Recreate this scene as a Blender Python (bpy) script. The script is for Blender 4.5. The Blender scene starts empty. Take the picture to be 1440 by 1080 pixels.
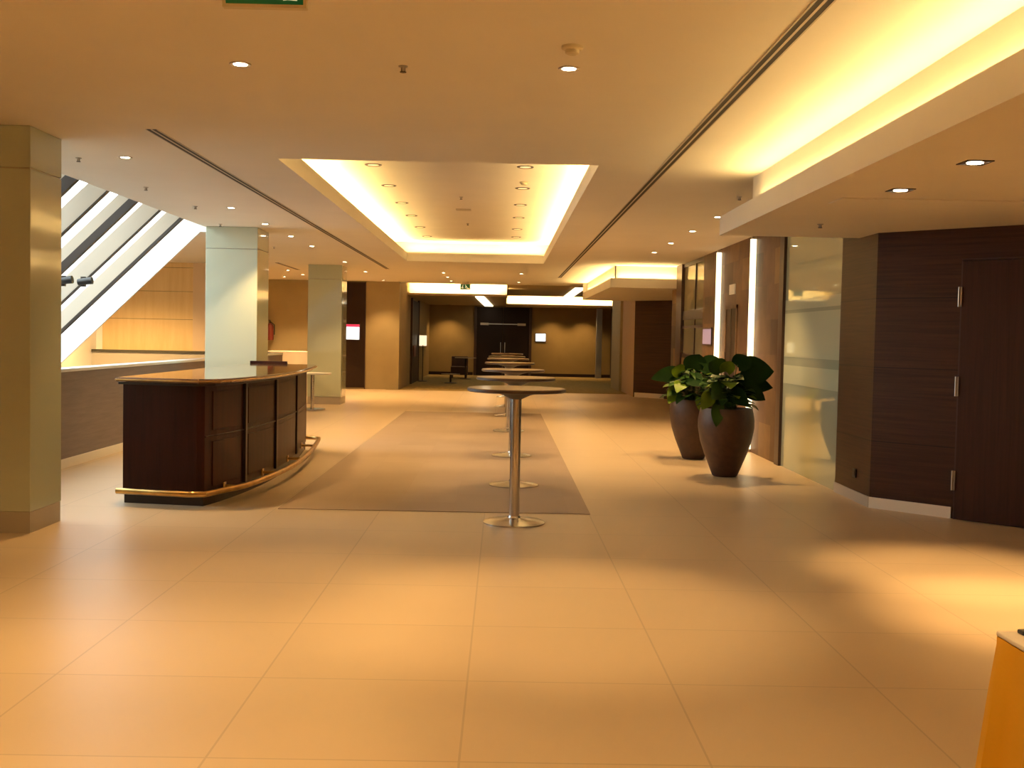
import bpy, math, random
from mathutils import Vector, Matrix
random.seed(7)
SC = bpy.context.scene
COL = SC.collection

# ------------------------------------------------------------------ camera
CAM_H = 1.51
def cam_axes(p, y, r):
    cp, sp = math.cos(p), math.sin(p); cy, sy = math.cos(y), math.sin(y); cr, sr = math.cos(r), math.sin(r)
    fwd = Vector((sy*cp, cy*cp, sp)); right = Vector((cy, -sy, 0)); up = right.cross(fwd)
    return right*cr + up*sr, up*cr - right*sr, fwd
ca, cb, cc = cam_axes(math.radians(-2.4914), math.radians(0.5373), math.radians(1.1308))
cam_d = bpy.data.cameras.new('camera')
cam = bpy.data.objects.new('camera', cam_d); COL.objects.link(cam)
cam_d.sensor_fit = 'HORIZONTAL'; cam_d.sensor_width = 36.0; cam_d.lens = 1512.3/1440*36.0
cam_d.clip_start = 0.05; cam_d.clip_end = 300
cam.matrix_world = Matrix(((ca.x, cb.x, -cc.x, 0), (ca.y, cb.y, -cc.y, 0), (ca.z, cb.z, -cc.z, CAM_H), (0, 0, 0, 1)))
SC.camera = cam

# ------------------------------------------------------------------ world, view
W = bpy.data.worlds.new('sky'); SC.world = W; W.use_nodes = True
bg = W.node_tree.nodes['Background']; bg.inputs[1].default_value = 5.6
_tc = W.node_tree.nodes.new('ShaderNodeTexCoord'); _sx = W.node_tree.nodes.new('ShaderNodeSeparateXYZ'); _rp = W.node_tree.nodes.new('ShaderNodeValToRGB')
W.node_tree.links.new(_tc.outputs['Generated'], _sx.inputs[0]); W.node_tree.links.new(_sx.outputs[2], _rp.inputs[0])
_e = _rp.color_ramp.elements   # overcast sky above, dull ground below the horizon (z scaled: 0 = horizon)
_e[0].position = 0.0; _e[0].color = (.30, .31, .30, 1); _e[1].position = 0.03; _e[1].color = (0.88, 0.94, 1.0, 1)
W.node_tree.links.new(_rp.outputs[0], bg.inputs[0])
# dull ground below the horizon: negative z clamps to the first ramp colour
vs = SC.view_settings
vs.view_transform = 'Standard'; vs.look = 'None'; vs.gamma = 1.0; vs.exposure = 0.41
try: vs.use_curve_mapping = False
except Exception: pass
cy_ = SC.cycles
cy_.use_denoising = True
try: cy_.denoiser = 'OPENIMAGEDENOISE'
except Exception: pass
cy_.max_bounces = 10; cy_.diffuse_bounces = 6; cy_.glossy_bounces = 4; cy_.transparent_max_bounces = 12
cy_.sample_clamp_indirect = 6.0; cy_.caustics_reflective = False; cy_.caustics_refractive = False

WARM = (1.0, 0.61, 0.235)
COVE = (1.0, 0.66, 0.24)
SPOT_W = 200.0; COVE_W = 1.0
def area(name, loc, sx, sy, power, color, rot, parent=None, spread=180):
    l = bpy.data.lights.new(name, 'AREA'); l.shape = 'RECTANGLE'; l.size = sx; l.size_y = sy
    l.energy = power; l.color = color; l.spread = math.radians(spread)
    o = bpy.data.objects.new(name, l); COL.objects.link(o); o.location = loc; o.rotation_euler = rot
    if parent: o.parent = parent
    return o
# daylight portal just inside the sloped glazing (guides sampling of the sky only)
SL = math.radians(44)
o = area('sky_portal', (-7.35, 11.0, -0.08), 8.4, 9.8, 1.0, (1, 1, 1), (0, 0, 0))
o.data.cycles.is_portal = True
xa = Vector((-math.cos(SL), 0, -math.sin(SL))); za = Vector((-math.sin(SL), 0, math.cos(SL)))
ya = za.cross(xa)
o.matrix_world = Matrix(((xa.x, ya.x, za.x, -7.35), (xa.y, ya.y, za.y, 11.0), (xa.z, ya.z, za.z, -0.05), (0, 0, 0, 1)))

# ------------------------------------------------------------------ materials
def mat(name, color, rough=0.6, metal=0.0, spec=0.5, coat=0.0, emit=None, es=0.0, var=0.0, vscale=4.0, vstretch=(1, 1, 1), bump=0.0, color2=None):
    m = bpy.data.materials.new(name); m.use_nodes = True
    nt = m.node_tree; b = nt.nodes['Principled BSDF']
    b.inputs['Base Color'].default_value = (*color, 1); b.inputs['Roughness'].default_value = rough
    b.inputs['Metallic'].default_value = metal; b.inputs['Specular IOR Level'].default_value = spec
    b.inputs['Coat Weight'].default_value = coat; b.inputs['Coat Roughness'].default_value = 0.05
    if emit:
        b.inputs['Emission Color'].default_value = (*emit, 1); b.inputs['Emission Strength'].default_value = es
    if var > 0 or bump > 0:
        tc = nt.nodes.new('ShaderNodeNewGeometry'); mp = nt.nodes.new('ShaderNodeMapping')
        mp.inputs['Scale'].default_value = vstretch
        nt.links.new(tc.outputs['Position'], mp.inputs['Vector'])
        n = nt.nodes.new('ShaderNodeTexNoise'); n.inputs['Scale'].default_value = vscale; n.inputs['Detail'].default_value = 5
        nt.links.new(mp.outputs[0], n.inputs['Vector'])
        if var > 0:
            mx = nt.nodes.new('ShaderNodeMix'); mx.data_type = 'RGBA'
            c2 = color2 or tuple(c*(1-var) for c in color)
            mx.inputs['A'].default_value = (*c2, 1); mx.inputs['B'].default_value = (*color, 1)
            rp = nt.nodes.new('ShaderNodeValToRGB'); rp.color_ramp.elements[0].position = .35; rp.color_ramp.elements[1].position = .65
            nt.links.new(n.outputs['Fac'], rp.inputs[0]); nt.links.new(rp.outputs[0], mx.inputs['Factor'])
            nt.links.new(mx.outputs['Result'], b.inputs['Base Color'])
        if bump > 0:
            bp = nt.nodes.new('ShaderNodeBump'); bp.inputs['Strength'].default_value = bump; bp.inputs['Distance'].default_value = 0.01
            nt.links.new(n.outputs['Fac'], bp.inputs['Height']); nt.links.new(bp.outputs[0], b.inputs['Normal'])
    return m

def math_node(nt, op, a, b=None):
    n = nt.nodes.new('ShaderNodeMath'); n.operation = op
    for i, v in enumerate((a, b)):
        if v is None: continue
        if isinstance(v, (int, float)): n.inputs[i].default_value = v
        else: nt.links.new(v, n.inputs[i])
    return n.outputs[0]

def tile_mat(name, color, x0, y0, t, grout=0.006, rough=0.32, dark=0.6, var=0.10, spec=0.5, ty=None):
    m = mat(name, color, rough=rough, spec=spec); nt = m.node_tree; b = nt.nodes['Principled BSDF']
    g = nt.nodes.new('ShaderNodeNewGeometry'); s = nt.nodes.new('ShaderNodeSeparateXYZ'); nt.links.new(g.outputs['Position'], s.inputs[0])
    ty = ty or t
    outs, ids = [], []
    for ax, o0, tt in ((0, x0, t), (1, y0, ty)):
        q = math_node(nt, 'DIVIDE', math_node(nt, 'SUBTRACT', s.outputs[ax], o0), tt)
        ids.append(math_node(nt, 'FLOOR', q))
        fr = math_node(nt, 'ABSOLUTE', math_node(nt, 'SUBTRACT', math_node(nt, 'FRACT', math_node(nt, 'ADD', q, 100.5)), 0.5))
        outs.append(math_node(nt, 'LESS_THAN', fr, grout/tt))
    line = math_node(nt, 'MAXIMUM', outs[0], outs[1])
    cv = nt.nodes.new('ShaderNodeCombineXYZ'); nt.links.new(ids[0], cv.inputs[0]); nt.links.new(ids[1], cv.inputs[1])
    wn = nt.nodes.new('ShaderNodeTexWhiteNoise'); nt.links.new(cv.outputs[0], wn.inputs['Vector'])
    no = nt.nodes.new('ShaderNodeTexNoise'); no.inputs['Scale'].default_value = 3.0; no.inputs['Detail'].default_value = 6
    nt.links.new(g.outputs['Position'], no.inputs['Vector'])
    v = math_node(nt, 'ADD', math_node(nt, 'MULTIPLY', wn.outputs['Value'], 0.45), math_node(nt, 'MULTIPLY', no.outputs['Fac'], 0.55))
    k = math_node(nt, 'ADD', math_node(nt, 'MULTIPLY', v, var), 1-var)
    k = math_node(nt, 'MULTIPLY', k, math_node(nt, 'SUBTRACT', 1.0, math_node(nt, 'MULTIPLY', line, 1-dark)))
    vm = nt.nodes.new('ShaderNodeVectorMath'); vm.operation = 'SCALE'; vm.inputs[0].default_value = color
    nt.links.new(k, vm.inputs['Scale']); nt.links.new(vm.outputs[0], b.inputs['Base Color'])
    return m

def stone_mat(name):
    m = mat(name, (.3, .18, .1), rough=0.5, spec=.25); nt = m.node_tree; b = nt.nodes['Principled BSDF']
    g = nt.nodes.new('ShaderNodeNewGeometry'); s = nt.nodes.new('ShaderNodeSeparateXYZ'); nt.links.new(g.outputs['Position'], s.inputs[0])
    iz = math_node(nt, 'FLOOR', math_node(nt, 'DIVIDE', s.outputs[2], 0.45))
    off = math_node(nt, 'MULTIPLY', iz, 0.37)
    iy = math_node(nt, 'FLOOR', math_node(nt, 'DIVIDE', math_node(nt, 'ADD', s.outputs[1], off), 0.62))
    cv = nt.nodes.new('ShaderNodeCombineXYZ'); nt.links.new(iy, cv.inputs[0]); nt.links.new(iz, cv.inputs[1])
    wn = nt.nodes.new('ShaderNodeTexWhiteNoise'); nt.links.new(cv.outputs[0], wn.inputs['Vector'])
    rp = nt.nodes.new('ShaderNodeValToRGB'); e = rp.color_ramp.elements
    e[0].position = 0; e[0].color = (.055, .030, .020, 1); e[1].position = 1; e[1].color = (.24, .155, .07, 1)
    for p, c in ((.35, (.14, .08, .04, 1)), (.7, (.13, .07, .045, 1))):
        x = e.new(p); x.color = c
    nt.links.new(wn.outputs['Value'], rp.inputs[0])
    no = nt.nodes.new('ShaderNodeTexNoise'); no.inputs['Scale'].default_value = 5; no.inputs['Detail'].default_value = 6; nt.links.new(g.outputs['Position'], no.inputs['Vector'])
    vm = nt.nodes.new('ShaderNodeVectorMath'); vm.operation = 'SCALE'; nt.links.new(rp.outputs[0], vm.inputs[0])
    nt.links.new(math_node(nt, 'ADD', math_node(nt, 'MULTIPLY', no.outputs['Fac'], 0.8), 0.6), vm.inputs['Scale'])
    nt.links.new(vm.outputs[0], b.inputs['Base Color'])
    return m

def wood_mat(name, c1, c2, rough=.4, stretch=(2, 2, 60), scale=1.0, spec=.5, joints=None):
    m = mat(name, c1, rough=rough, spec=spec); nt = m.node_tree; b = nt.nodes['Principled BSDF']
    g = nt.nodes.new('ShaderNodeNewGeometry'); mp = nt.nodes.new('ShaderNodeMapping'); mp.inputs['Scale'].default_value = stretch
    nt.links.new(g.outputs['Position'], mp.inputs[0])
    n = nt.nodes.new('ShaderNodeTexNoise'); n.inputs['Scale'].default_value = scale; n.inputs['Detail'].default_value = 6; n.inputs['Roughness'].default_value = .65
    nt.links.new(mp.outputs[0], n.inputs['Vector'])
    rp = nt.nodes.new('ShaderNodeValToRGB'); e = rp.color_ramp.elements
    e[0].position = .32; e[0].color = (*c2, 1); e[1].position = .68; e[1].color = (*c1, 1)
    nt.links.new(n.outputs['Fac'], rp.inputs[0])
    out = rp.outputs[0]
    if joints:
        s = nt.nodes.new('ShaderNodeSeparateXYZ'); nt.links.new(g.outputs['Position'], s.inputs[0])
        acc = None
        for z in joints:
            q = math_node(nt, 'LESS_THAN', math_node(nt, 'ABSOLUTE', math_node(nt, 'SUBTRACT', s.outputs[2], z)), 0.005)
            acc = q if acc is None else math_node(nt, 'MAXIMUM', acc, q)
        vm = nt.nodes.new('ShaderNodeVectorMath'); vm.operation = 'SCALE'; nt.links.new(out, vm.inputs[0])
        nt.links.new(math_node(nt, 'SUBTRACT', 1.0, math_node(nt, 'MULTIPLY', acc, 0.75)), vm.inputs['Scale'])
        out = vm.outputs[0]
    nt.links.new(out, b.inputs['Base Color'])
    return m

M = {}
M['paint'] = mat('ceiling_paint', (.80, .755, .67), rough=.75, var=.03, vscale=1.5)
M['floor'] = tile_mat('floor_tile', (.60, .465, .31), -2.8206, 4.6567, .898, grout=.0045, rough=.36, dark=.78, var=.09)
M['rug'] = tile_mat('rug_pile', (.40, .31, .235), -1.9, 9.18, .5, grout=.001, rough=.9, dark=.92, var=.12, spec=.2)
M['olive'] = mat('far_carpet', (.34, .25, .10), rough=.95, spec=.1, var=.3, vscale=8)
M['green'] = mat('green_back_painted_glass', (.50, .55, .44), rough=.10, coat=.6, spec=.6)
M['column_base'] = mat('column_base_stone', (.42, .38, .32), rough=.4)
M['wood'] = wood_mat('dark_zebrano', (.060, .024, .009), (.024, .009, .0035), rough=.48, spec=.3, stretch=(1.2, 1.2, 42), joints=(.62, 1.30, 1.93))
M['wood_door'] = wood_mat('dark_door_veneer', (.044, .015, .006), (.022, .008, .003), rough=.48, spec=.3, stretch=(40, 40, 1.2))
M['bar_wood'] = wood_mat('mahogany', (.040, .009, .005), (.018, .0045, .003), rough=.42, stretch=(18, 18, 1.2), spec=.2)
M['bar_dark'] = mat('dark_mahogany', (.012, .004, .003), rough=.4)  # darker mahogany of the plinth, moulding and pilasters
M['bar_top'] = mat('polished_counter', (.16, .075, .035), rough=.10, coat=.7, var=.3, vscale=12)
M['brass'] = mat('brass', (.62, .38, .13), rough=.28, metal=1.0, var=.3, vscale=9)
M['chrome'] = mat('brushed_steel', (.62, .60, .57), rough=.24, metal=1.0)
M['table_top'] = mat('table_laminate', (.42, .31, .19), rough=.28, coat=.3, var=.1)
M['table_edge'] = mat('table_edge', (.06, .03, .02), rough=.4)
M['stone'] = stone_mat('patchwork_stone')
M['beige'] = mat('beige_wallcovering', (.34, .275, .155), rough=.7, var=.05)
M['gold'] = mat('golden_wallcovering', (.30, .20, .07), rough=.7, var=.10, vscale=2)
M['tan'] = mat('shaded_ceiling_tan', (.50, .38, .22), rough=.7)  # darker tan puts the unlit look of the far ceiling into its colour
M['maple'] = wood_mat('maple_panels', (.82, .62, .33), (.74, .53, .25), rough=.35, stretch=(9, 9, 1.0), joints=(1.75, 2.35, 2.86))
M['maple_light'] = mat('pale_beige_paint', (.72, .56, .40), rough=.7)
M['taupe'] = wood_mat('taupe_parapet_veneer', (.20, .15, .135), (.15, .11, .10), rough=.45, stretch=(2, 2, 30))
M['cap'] = mat('white_cap', (.85, .84, .80), rough=.35)
M['darkcap'] = mat('dark_cap', (.05, .045, .03), rough=.4)
M['base_white'] = mat('white_baseboard', (.82, .78, .70), rough=.4)
M['base_grey'] = mat('grey_baseboard', (.42, .38, .33), rough=.4)
M['rib'] = mat('rib_paint', (.50, .43, .34), rough=.55)
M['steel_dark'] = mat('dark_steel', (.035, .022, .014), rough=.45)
M['black'] = mat('black_plastic', (.012, .011, .01), rough=.4)
M['slot'] = mat('slot_black', (.02, .016, .012), rough=.7)
M['slot_rim'] = mat('slot_aluminium', (.5, .43, .34), rough=.4)
M['lamp'] = mat('lamp_glow', (1, .9, .7), emit=(1.0, .84, .56), es=28.0)
M['lamp_dim'] = mat('lamp_dim_glow', (.9, .8, .6), emit=(1.0, .75, .42), es=.55)
M['tube'] = mat('tube_glow', (1, .95, .8), emit=(1.0, .86, .58), es=2.6)
M['led'] = mat('led_strip_glow', (1, .9, .7), emit=(1.0, .78, .40), es=3.0)
M['strip'] = mat('wall_light_glow', (1, .95, .8), emit=(1.0, .86, .52), es=1.9)
M['frame_dark'] = mat('dark_frame', (.045, .02, .013), rough=.35)
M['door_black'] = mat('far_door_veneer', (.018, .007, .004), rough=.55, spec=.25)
M['silver'] = mat('silver_metal', (.45, .47, .50), rough=.35, metal=.8)
M['hinge'] = mat('satin_hinge', (.45, .40, .34), rough=.35, metal=.7)
M['pot'] = mat('brown_planter', (.062, .027, .014), rough=.5, var=.3, vscale=14, bump=.2)
M['soil'] = mat('soil', (.02, .014, .01), rough=1)
M['stem'] = mat('plant_stem', (.05, .07, .015), rough=.6)
M['leaf'] = mat('leaf_green', (.030, .085, .008), rough=.5, var=.5, vscale=7, spec=.22)
M['leaf_light'] = mat('leaf_yellow_green', (.13, .22, .012), rough=.5, var=.4, vscale=9, spec=.22)
M['leaf_dark'] = mat('leaf_dark_green', (.010, .031, .006), rough=.7, var=.3, vscale=7, spec=.06)
M['cloth_yellow'] = mat('yellow_skirt', (.66, .36, .02), rough=.75, spec=.2)
M['cloth_white'] = mat('white_cloth', (.78, .72, .66), rough=.8, spec=.2)
M['pale_pane'] = mat('pale_glass_panel', (.46, .50, .40), rough=.06, spec=.8, coat=1.0)
M['white_plastic'] = mat('white_plastic', (.8, .78, .74), rough=.4)
M['screen'] = mat('lit_screen', (.8, .85, .9), emit=(.80, .93, 1.0), es=1.3)
M['screen_red'] = mat('lit_screen_banner', (.7, .05, .1), emit=(.75, .03, .10), es=.8)
M['screen_blue'] = mat('lit_lift_screen', (.25, .22, .35), emit=(.30, .22, .34), es=.35)
M['paper'] = mat('lit_notice', (.9, .8, .6), emit=(1.0, .80, .52), es=.9)
M['red'] = mat('red_enamel', (.16, .02, .015), rough=.35)
M['purple'] = mat('plum_board', (.16, .05, .05), rough=.6)
M['chair_brown'] = mat('chair_leather', (.07, .03, .018), rough=.5)
M['exit_green'] = mat('exit_sign_green', (.004, .075, .018), rough=.4, emit=(.0, .09, .02), es=.25)
M['exit_white'] = mat('exit_sign_white', (.75, .75, .55), emit=(.8, .8, .5), es=.45)
M['exit_frame'] = mat('exit_sign_frame', (.62, .55, .38), rough=.4)
M['concrete'] = mat('atrium_render', (.25, .23, .21), rough=.8, var=.1)
M['backwall'] = mat('back_wall_paint', (.45, .33, .22), rough=.7)

def glass_mat(name, tint=(.94, .97, .95), gl=.12):
    m = bpy.data.materials.new(name); m.use_nodes = True; nt = m.node_tree
    nt.nodes.remove(nt.nodes['Principled BSDF']); out = nt.nodes['Material Output']
    t = nt.nodes.new('ShaderNodeBsdfTransparent'); t.inputs[0].default_value = (*tint, 1)
    g = nt.nodes.new('ShaderNodeBsdfGlossy'); g.inputs['Roughness'].default_value = .02
    mx = nt.nodes.new('ShaderNodeMixShader'); mx.inputs[0].default_value = gl
    nt.links.new(t.outputs[0], mx.inputs[1]); nt.links.new(g.outputs[0], mx.inputs[2]); nt.links.new(mx.outputs[0], out.inputs[0])
    return m
M['glass'] = glass_mat('clear_glazing', gl=.06)

def mirror_glass(name, base, refl, fac):
    m = bpy.data.materials.new(name); m.use_nodes = True; nt = m.node_tree
    nt.nodes.remove(nt.nodes['Principled BSDF']); out = nt.nodes['Material Output']
    d = nt.nodes.new('ShaderNodeBsdfDiffuse'); d.inputs[0].default_value = (*base, 1)
    g = nt.nodes.new('ShaderNodeBsdfGlossy'); g.inputs['Color'].default_value = (*refl, 1); g.inputs['Roughness'].default_value = .03
    mx = nt.nodes.new('ShaderNodeMixShader'); mx.inputs[0].default_value = fac
    nt.links.new(d.outputs[0], mx.inputs[1]); nt.links.new(g.outputs[0], mx.inputs[2]); nt.links.new(mx.outputs[0], out.inputs[0])
    return m
M['pane_mirror'] = mirror_glass('green_mirror_glass', (.42, .46, .36), (.80, .85, .72), .42)
M['pane_frost'] = mirror_glass('frosted_glass_band', (.47, .50, .38), (.8, .85, .75), .25)
M['lift_glass'] = mirror_glass('lift_lobby_glass', (.36, .34, .24), (.75, .72, .6), .4)

# ------------------------------------------------------------------ mesh helpers
class MB:
    def __init__(s): s.v = []; s.f = []; s.m = []; s.cur = 0
    def add(s, vs_, fs_):
        n = len(s.v); s.v += [tuple(v) for v in vs_]; s.f += [tuple(i+n for i in f) for f in fs_]; s.m += [s.cur]*len(fs_); return s
    def box(s, x0, x1, y0, y1, z0, z1):
        v = [(x, y, z) for z in (z0, z1) for y in (y0, y1) for x in (x0, x1)]
        return s.add(v, [(0, 2, 3, 1), (4, 5, 7, 6), (0, 1, 5, 4), (2, 6, 7, 3), (0, 4, 6, 2), (1, 3, 7, 5)])
    def cbox(s, c, sx, sy, sz, ang=0, pivot=None):
        v = []
        for z in (-sz/2, sz/2):
            for y in (-sy/2, sy/2):
                for x in (-sx/2, sx/2):
                    v.append((c[0]+x*math.cos(ang)-y*math.sin(ang), c[1]+x*math.sin(ang)+y*math.cos(ang), c[2]+z))
        return s.add(v, [(0, 2, 3, 1), (4, 5, 7, 6), (0, 1, 5, 4), (2, 6, 7, 3), (0, 4, 6, 2), (1, 3, 7, 5)])
    def lathe(s, prof, n=40, c=(0, 0, 0), close=True):
        b = []
        for r, z in prof:
            for k in range(n):
                a = 2*math.pi*k/n; b.append((c[0]+r*math.cos(a), c[1]+r*math.sin(a), c[2]+z))
        f = []
        for i in range(len(prof)-1):
            for k in range(n):
                k2 = (k+1) % n; f.append((i*n+k, i*n+k2, (i+1)*n+k2, (i+1)*n+k))
        if close:
            f.append(tuple(range(n-1, -1, -1))); f.append(tuple((len(prof)-1)*n+k for k in range(n)))
        return s.add(b, f)
    def tube(s, pts, r, n=12, caps=True):
        pts = [Vector(p) for p in pts]; b = []; f = []
        for i, p in enumerate(pts):
            t = (pts[min(i+1, len(pts)-1)]-pts[max(i-1, 0)]).normalized()
            u = Vector((0, 0, 1)) if abs(t.z) < .9 else Vector((1, 0, 0))
            a = t.cross(u).normalized(); c = a.cross(t)
            rr = r[i] if isinstance(r, (list, tuple)) else r
            for k in range(n):
                an = 2*math.pi*k/n; b.append(p + a*rr*math.cos(an) + c*rr*math.sin(an))
        for i in range(len(pts)-1):
            for k in range(n):
                k2 = (k+1) % n; f.append((i*n+k, i*n+k2, (i+1)*n+k2, (i+1)*n+k))
        if caps: f.append(tuple(range(n-1, -1, -1))); f.append(tuple((len(pts)-1)*n+k for k in range(n)))
        return s.add(b, f)
    def prism(s, poly, h0, h1, axis='z'):
        n = len(poly)
        def P(p, h): return {'z': (p[0], p[1], h), 'y': (p[0], h, p[1]), 'x': (h, p[0], p[1])}[axis]
        v = [P(p, h0) for p in poly] + [P(p, h1) for p in poly]
        return s.add(v, [tuple(range(n-1, -1, -1)), tuple(range(n, 2*n))] + [(i, (i+1) % n, n+(i+1) % n, n+i) for i in range(n)])
    def build(s, name, mats, parent=None, bevel=0, smooth=False, loc=None):
        me = bpy.data.meshes.new(name)
        v = s.v
        if loc is not None: v = [(a-loc[0], b-loc[1], c-loc[2]) for a, b, c in s.v]
        me.from_pydata(v, [], s.f)
        for m in (mats if isinstance(mats, (list, tuple)) else [mats]): me.materials.append(m)
        me.polygons.foreach_set('material_index', s.m)
        import bmesh
        bm = bmesh.new(); bm.from_mesh(me); bmesh.ops.recalc_face_normals(bm, faces=bm.faces); bm.to_mesh(me); bm.free()
        if smooth:
            me.polygons.foreach_set('use_smooth', [True]*len(me.polygons))
            me.set_sharp_from_angle(angle=math.radians(40))
        o = bpy.data.objects.new(name, me); COL.objects.link(o)
        if loc is not None: o.location = loc
        if parent is not None: o.parent = parent
        if bevel:
            b = o.modifiers.new('soft_edges', 'BEVEL'); b.width = bevel; b.segments = 2; b.limit_method = 'ANGLE'
        return o

def tag(o, label=None, cat=None, group=None, kind=None):
    if label: o['label'] = label
    if cat: o['category'] = cat
    if group: o['group'] = group
    if kind: o['kind'] = kind
    return o
def thing(name, label, cat, loc=(0, 0, 0), group=None, kind=None, rz=0):
    o = bpy.data.objects.new(name, None); COL.objects.link(o); o.location = loc; o.rotation_euler.z = rz
    o.empty_display_size = .1
    return tag(o, label, cat, group, kind)
def struct(name, mb, m, label=None, cat=None, **k):
    return tag(mb.build(name, m, **k), label, cat, None, 'structure')
def copy_tree(o, parent=None):
    c = o.copy(); COL.objects.link(c)
    if parent is not None: c.parent = parent
    for ch in list(o.children): copy_tree(ch, c)
    return c
ORD = ['first', 'second', 'third', 'fourth', 'fifth', 'sixth', 'seventh', 'eighth', 'ninth', 'tenth']

H = 2.97
# ------------------------------------------------------------------ shell
struct('floor', MB().box(-4.85, 7.2, -4, 29.55, -.12, 0).box(-9.2, -4.85, 23.1, 29.9, -.12, 0).box(-7.2, -4.85, -4, 8.4, -.12, 0).box(-4.85, -2.9, 29.55, 29.9, -.12, 0), M['floor'], 'large beige stone floor tiles with thin grout lines', 'floor')
struct('floor', MB().box(-3.2, 7.2, 29.55, 42.2, -.12, 0.001), M['olive'], 'olive gold carpet of the hall at the far end', 'floor')
tag(MB().prism([(-1.9, 9.18), (.78, 9.18), (.78, 21.27), (-1.9, 21.27)], 0, .006).build('area_rug', M['rug']),
    'long brown rectangular rug set on the tiled floor beneath the glowing ceiling recess', 'rug')

# main ceiling with the coffer opening
cx0, cx1, cy0, cy1 = -1.92, .78, 9.13, 21.3
c = MB()
T = H+.12
c.box(-4.2, cx0, -4, 29.0, H, T).box(cx1, 2.2, -4, 9.6, H, T).box(cx1, 2.2, 9.6, 30.1, H, T)
c.box(cx0, cx1, -4, cy0, H, T).box(cx0, cx1, cy1, 30.1, H, T).box(-2.86, cx0, 29.0, 30.1, H, T)
c.box(2.2, 7.2, 9.6, 21.35, H, T)
c.box(-9.2, -4.2, 16.0, 29.8, H, T).box(-4.2, -2.86, 29.0, 29.8, H, T).box(-7.2, -4.2, -4, 8.4, H, T)
c.box(2.2, 7.2, 28.5, 30.1, H, T)
struct('ceiling', c, M['paint'], 'flat cream plaster ceiling of the foyer', 'ceiling')
# far hall ceilings
struct('ceiling', MB().box(-2.86, .1, 30.1, 42.2, 3.25, 3.35).box(-2.9, .1, 30.1, 30.12, H, 3.3), M['paint'], 'raised cream ceiling above the far lit ledge', 'ceiling')
struct('ceiling', MB().box(.1, 7.2, 30.1, 38.0, H, 3.09).box(.1, 7.2, 38.0, 42.2, 3.25, 3.35).box(.1, .14, 30.1, 42, H, 3.3).box(.1, 7.2, 37.96, 38.0, H, 3.3), M['tan'], 'ceiling tinted tan to look unlit, at the far right of the hall', 'ceiling')
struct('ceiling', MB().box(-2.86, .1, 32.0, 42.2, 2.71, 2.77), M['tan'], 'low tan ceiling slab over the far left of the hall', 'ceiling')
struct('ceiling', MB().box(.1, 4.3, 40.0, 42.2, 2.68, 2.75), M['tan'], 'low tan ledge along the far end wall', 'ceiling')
struct('wall_far', MB().box(-2.86, .1, 32.7, 32.8, 2.77, 3.25).box(.1, 4.3, 40.6, 40.7, 2.75, 3.25), M['paint'], 'cream upstand lit by the hidden far cove lights', 'wall')

# coffer
def cove_light(name, label, segs, group='hidden cove light strips'):
    """segs: (x0,y0,x1,y1,z, tilt direction) - LED strips lying in a trough"""
    for (x0, y0, x1, y1, z, dx, dy, pw, lab) in segs:
        mb = MB()
        L = math.hypot(x1-x0, y1-y0)
        cxm, cym = (x0+x1)/2, (y0+y1)/2
        ang = math.atan2(y1-y0, x1-x0)
        mb.cbox((cxm, cym, z+.006), L, .02, .012, ang)
        root = mb.build('light_strip', M['led']); tag(root, lab, 'light', group)
        l = bpy.data.lights.new('strip_light', 'AREA'); l.shape = 'RECTANGLE'; l.size = L; l.size_y = .03; l.energy = pw*L*COVE_W; l.color = COVE
        o = bpy.data.objects.new('strip_light', l); COL.objects.link(o)
        za = -(Vector((dx, dy, 1)).normalized()); xa = Vector((x1-x0, y1-y0, 0)).normalized(); ya = za.cross(xa)
        o.matrix_world = Matrix(((xa.x, ya.x, za.x, cxm), (xa.y, ya.y, za.y, cym), (xa.z, ya.z, za.z, z+.02), (0, 0, 0, 1)))
lip, tr, zt = .14, .28, 3.36
c = MB()
# trough floor + lip + outer wall (ring)
for (x0, x1, y0, y1) in ((cx0-tr, cx0, cy0-tr, cy1+tr), (cx1, cx1+tr, cy0-tr, cy1+tr), (cx0, cx1, cy0-tr, cy0), (cx0, cx1, cy1, cy1+tr)):
    c.box(x0, x1, y0, y1, T-.13+.13, T+.005)
c.box(cx0-.02, cx0, cy0, cy1, T, H+lip+.03).box(cx1, cx1+.02, cy0, cy1, T, H+lip+.03).box(cx0-.02, cx1+.02, cy0-.02, cy0, T, H+lip+.03).box(cx0-.02, cx1+.02, cy1, cy1+.02, T, H+lip+.03)
c.box(cx0-tr-.02, cx0-tr, cy0-tr, cy1+tr, T, zt).box(cx1+tr, cx1+tr+.02, cy0-tr, cy1+tr, T, zt)
c.box(cx0-tr, cx1+tr, cy0-tr-.02, cy0-tr, T, zt).box(cx0-tr, cx1+tr, cy1+tr, cy1+tr+.02, T, zt)
c.box(cx0-tr-.02, cx1+tr+.02, cy0-tr-.02, cy1+tr+.02, zt, zt+.05)
struct('ceiling', c, M['paint'], 'long rectangular recess in the ceiling with a cream lip and raised centre', 'ceiling')
zz = T+.005; m_ = .13
PW = 13
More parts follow.
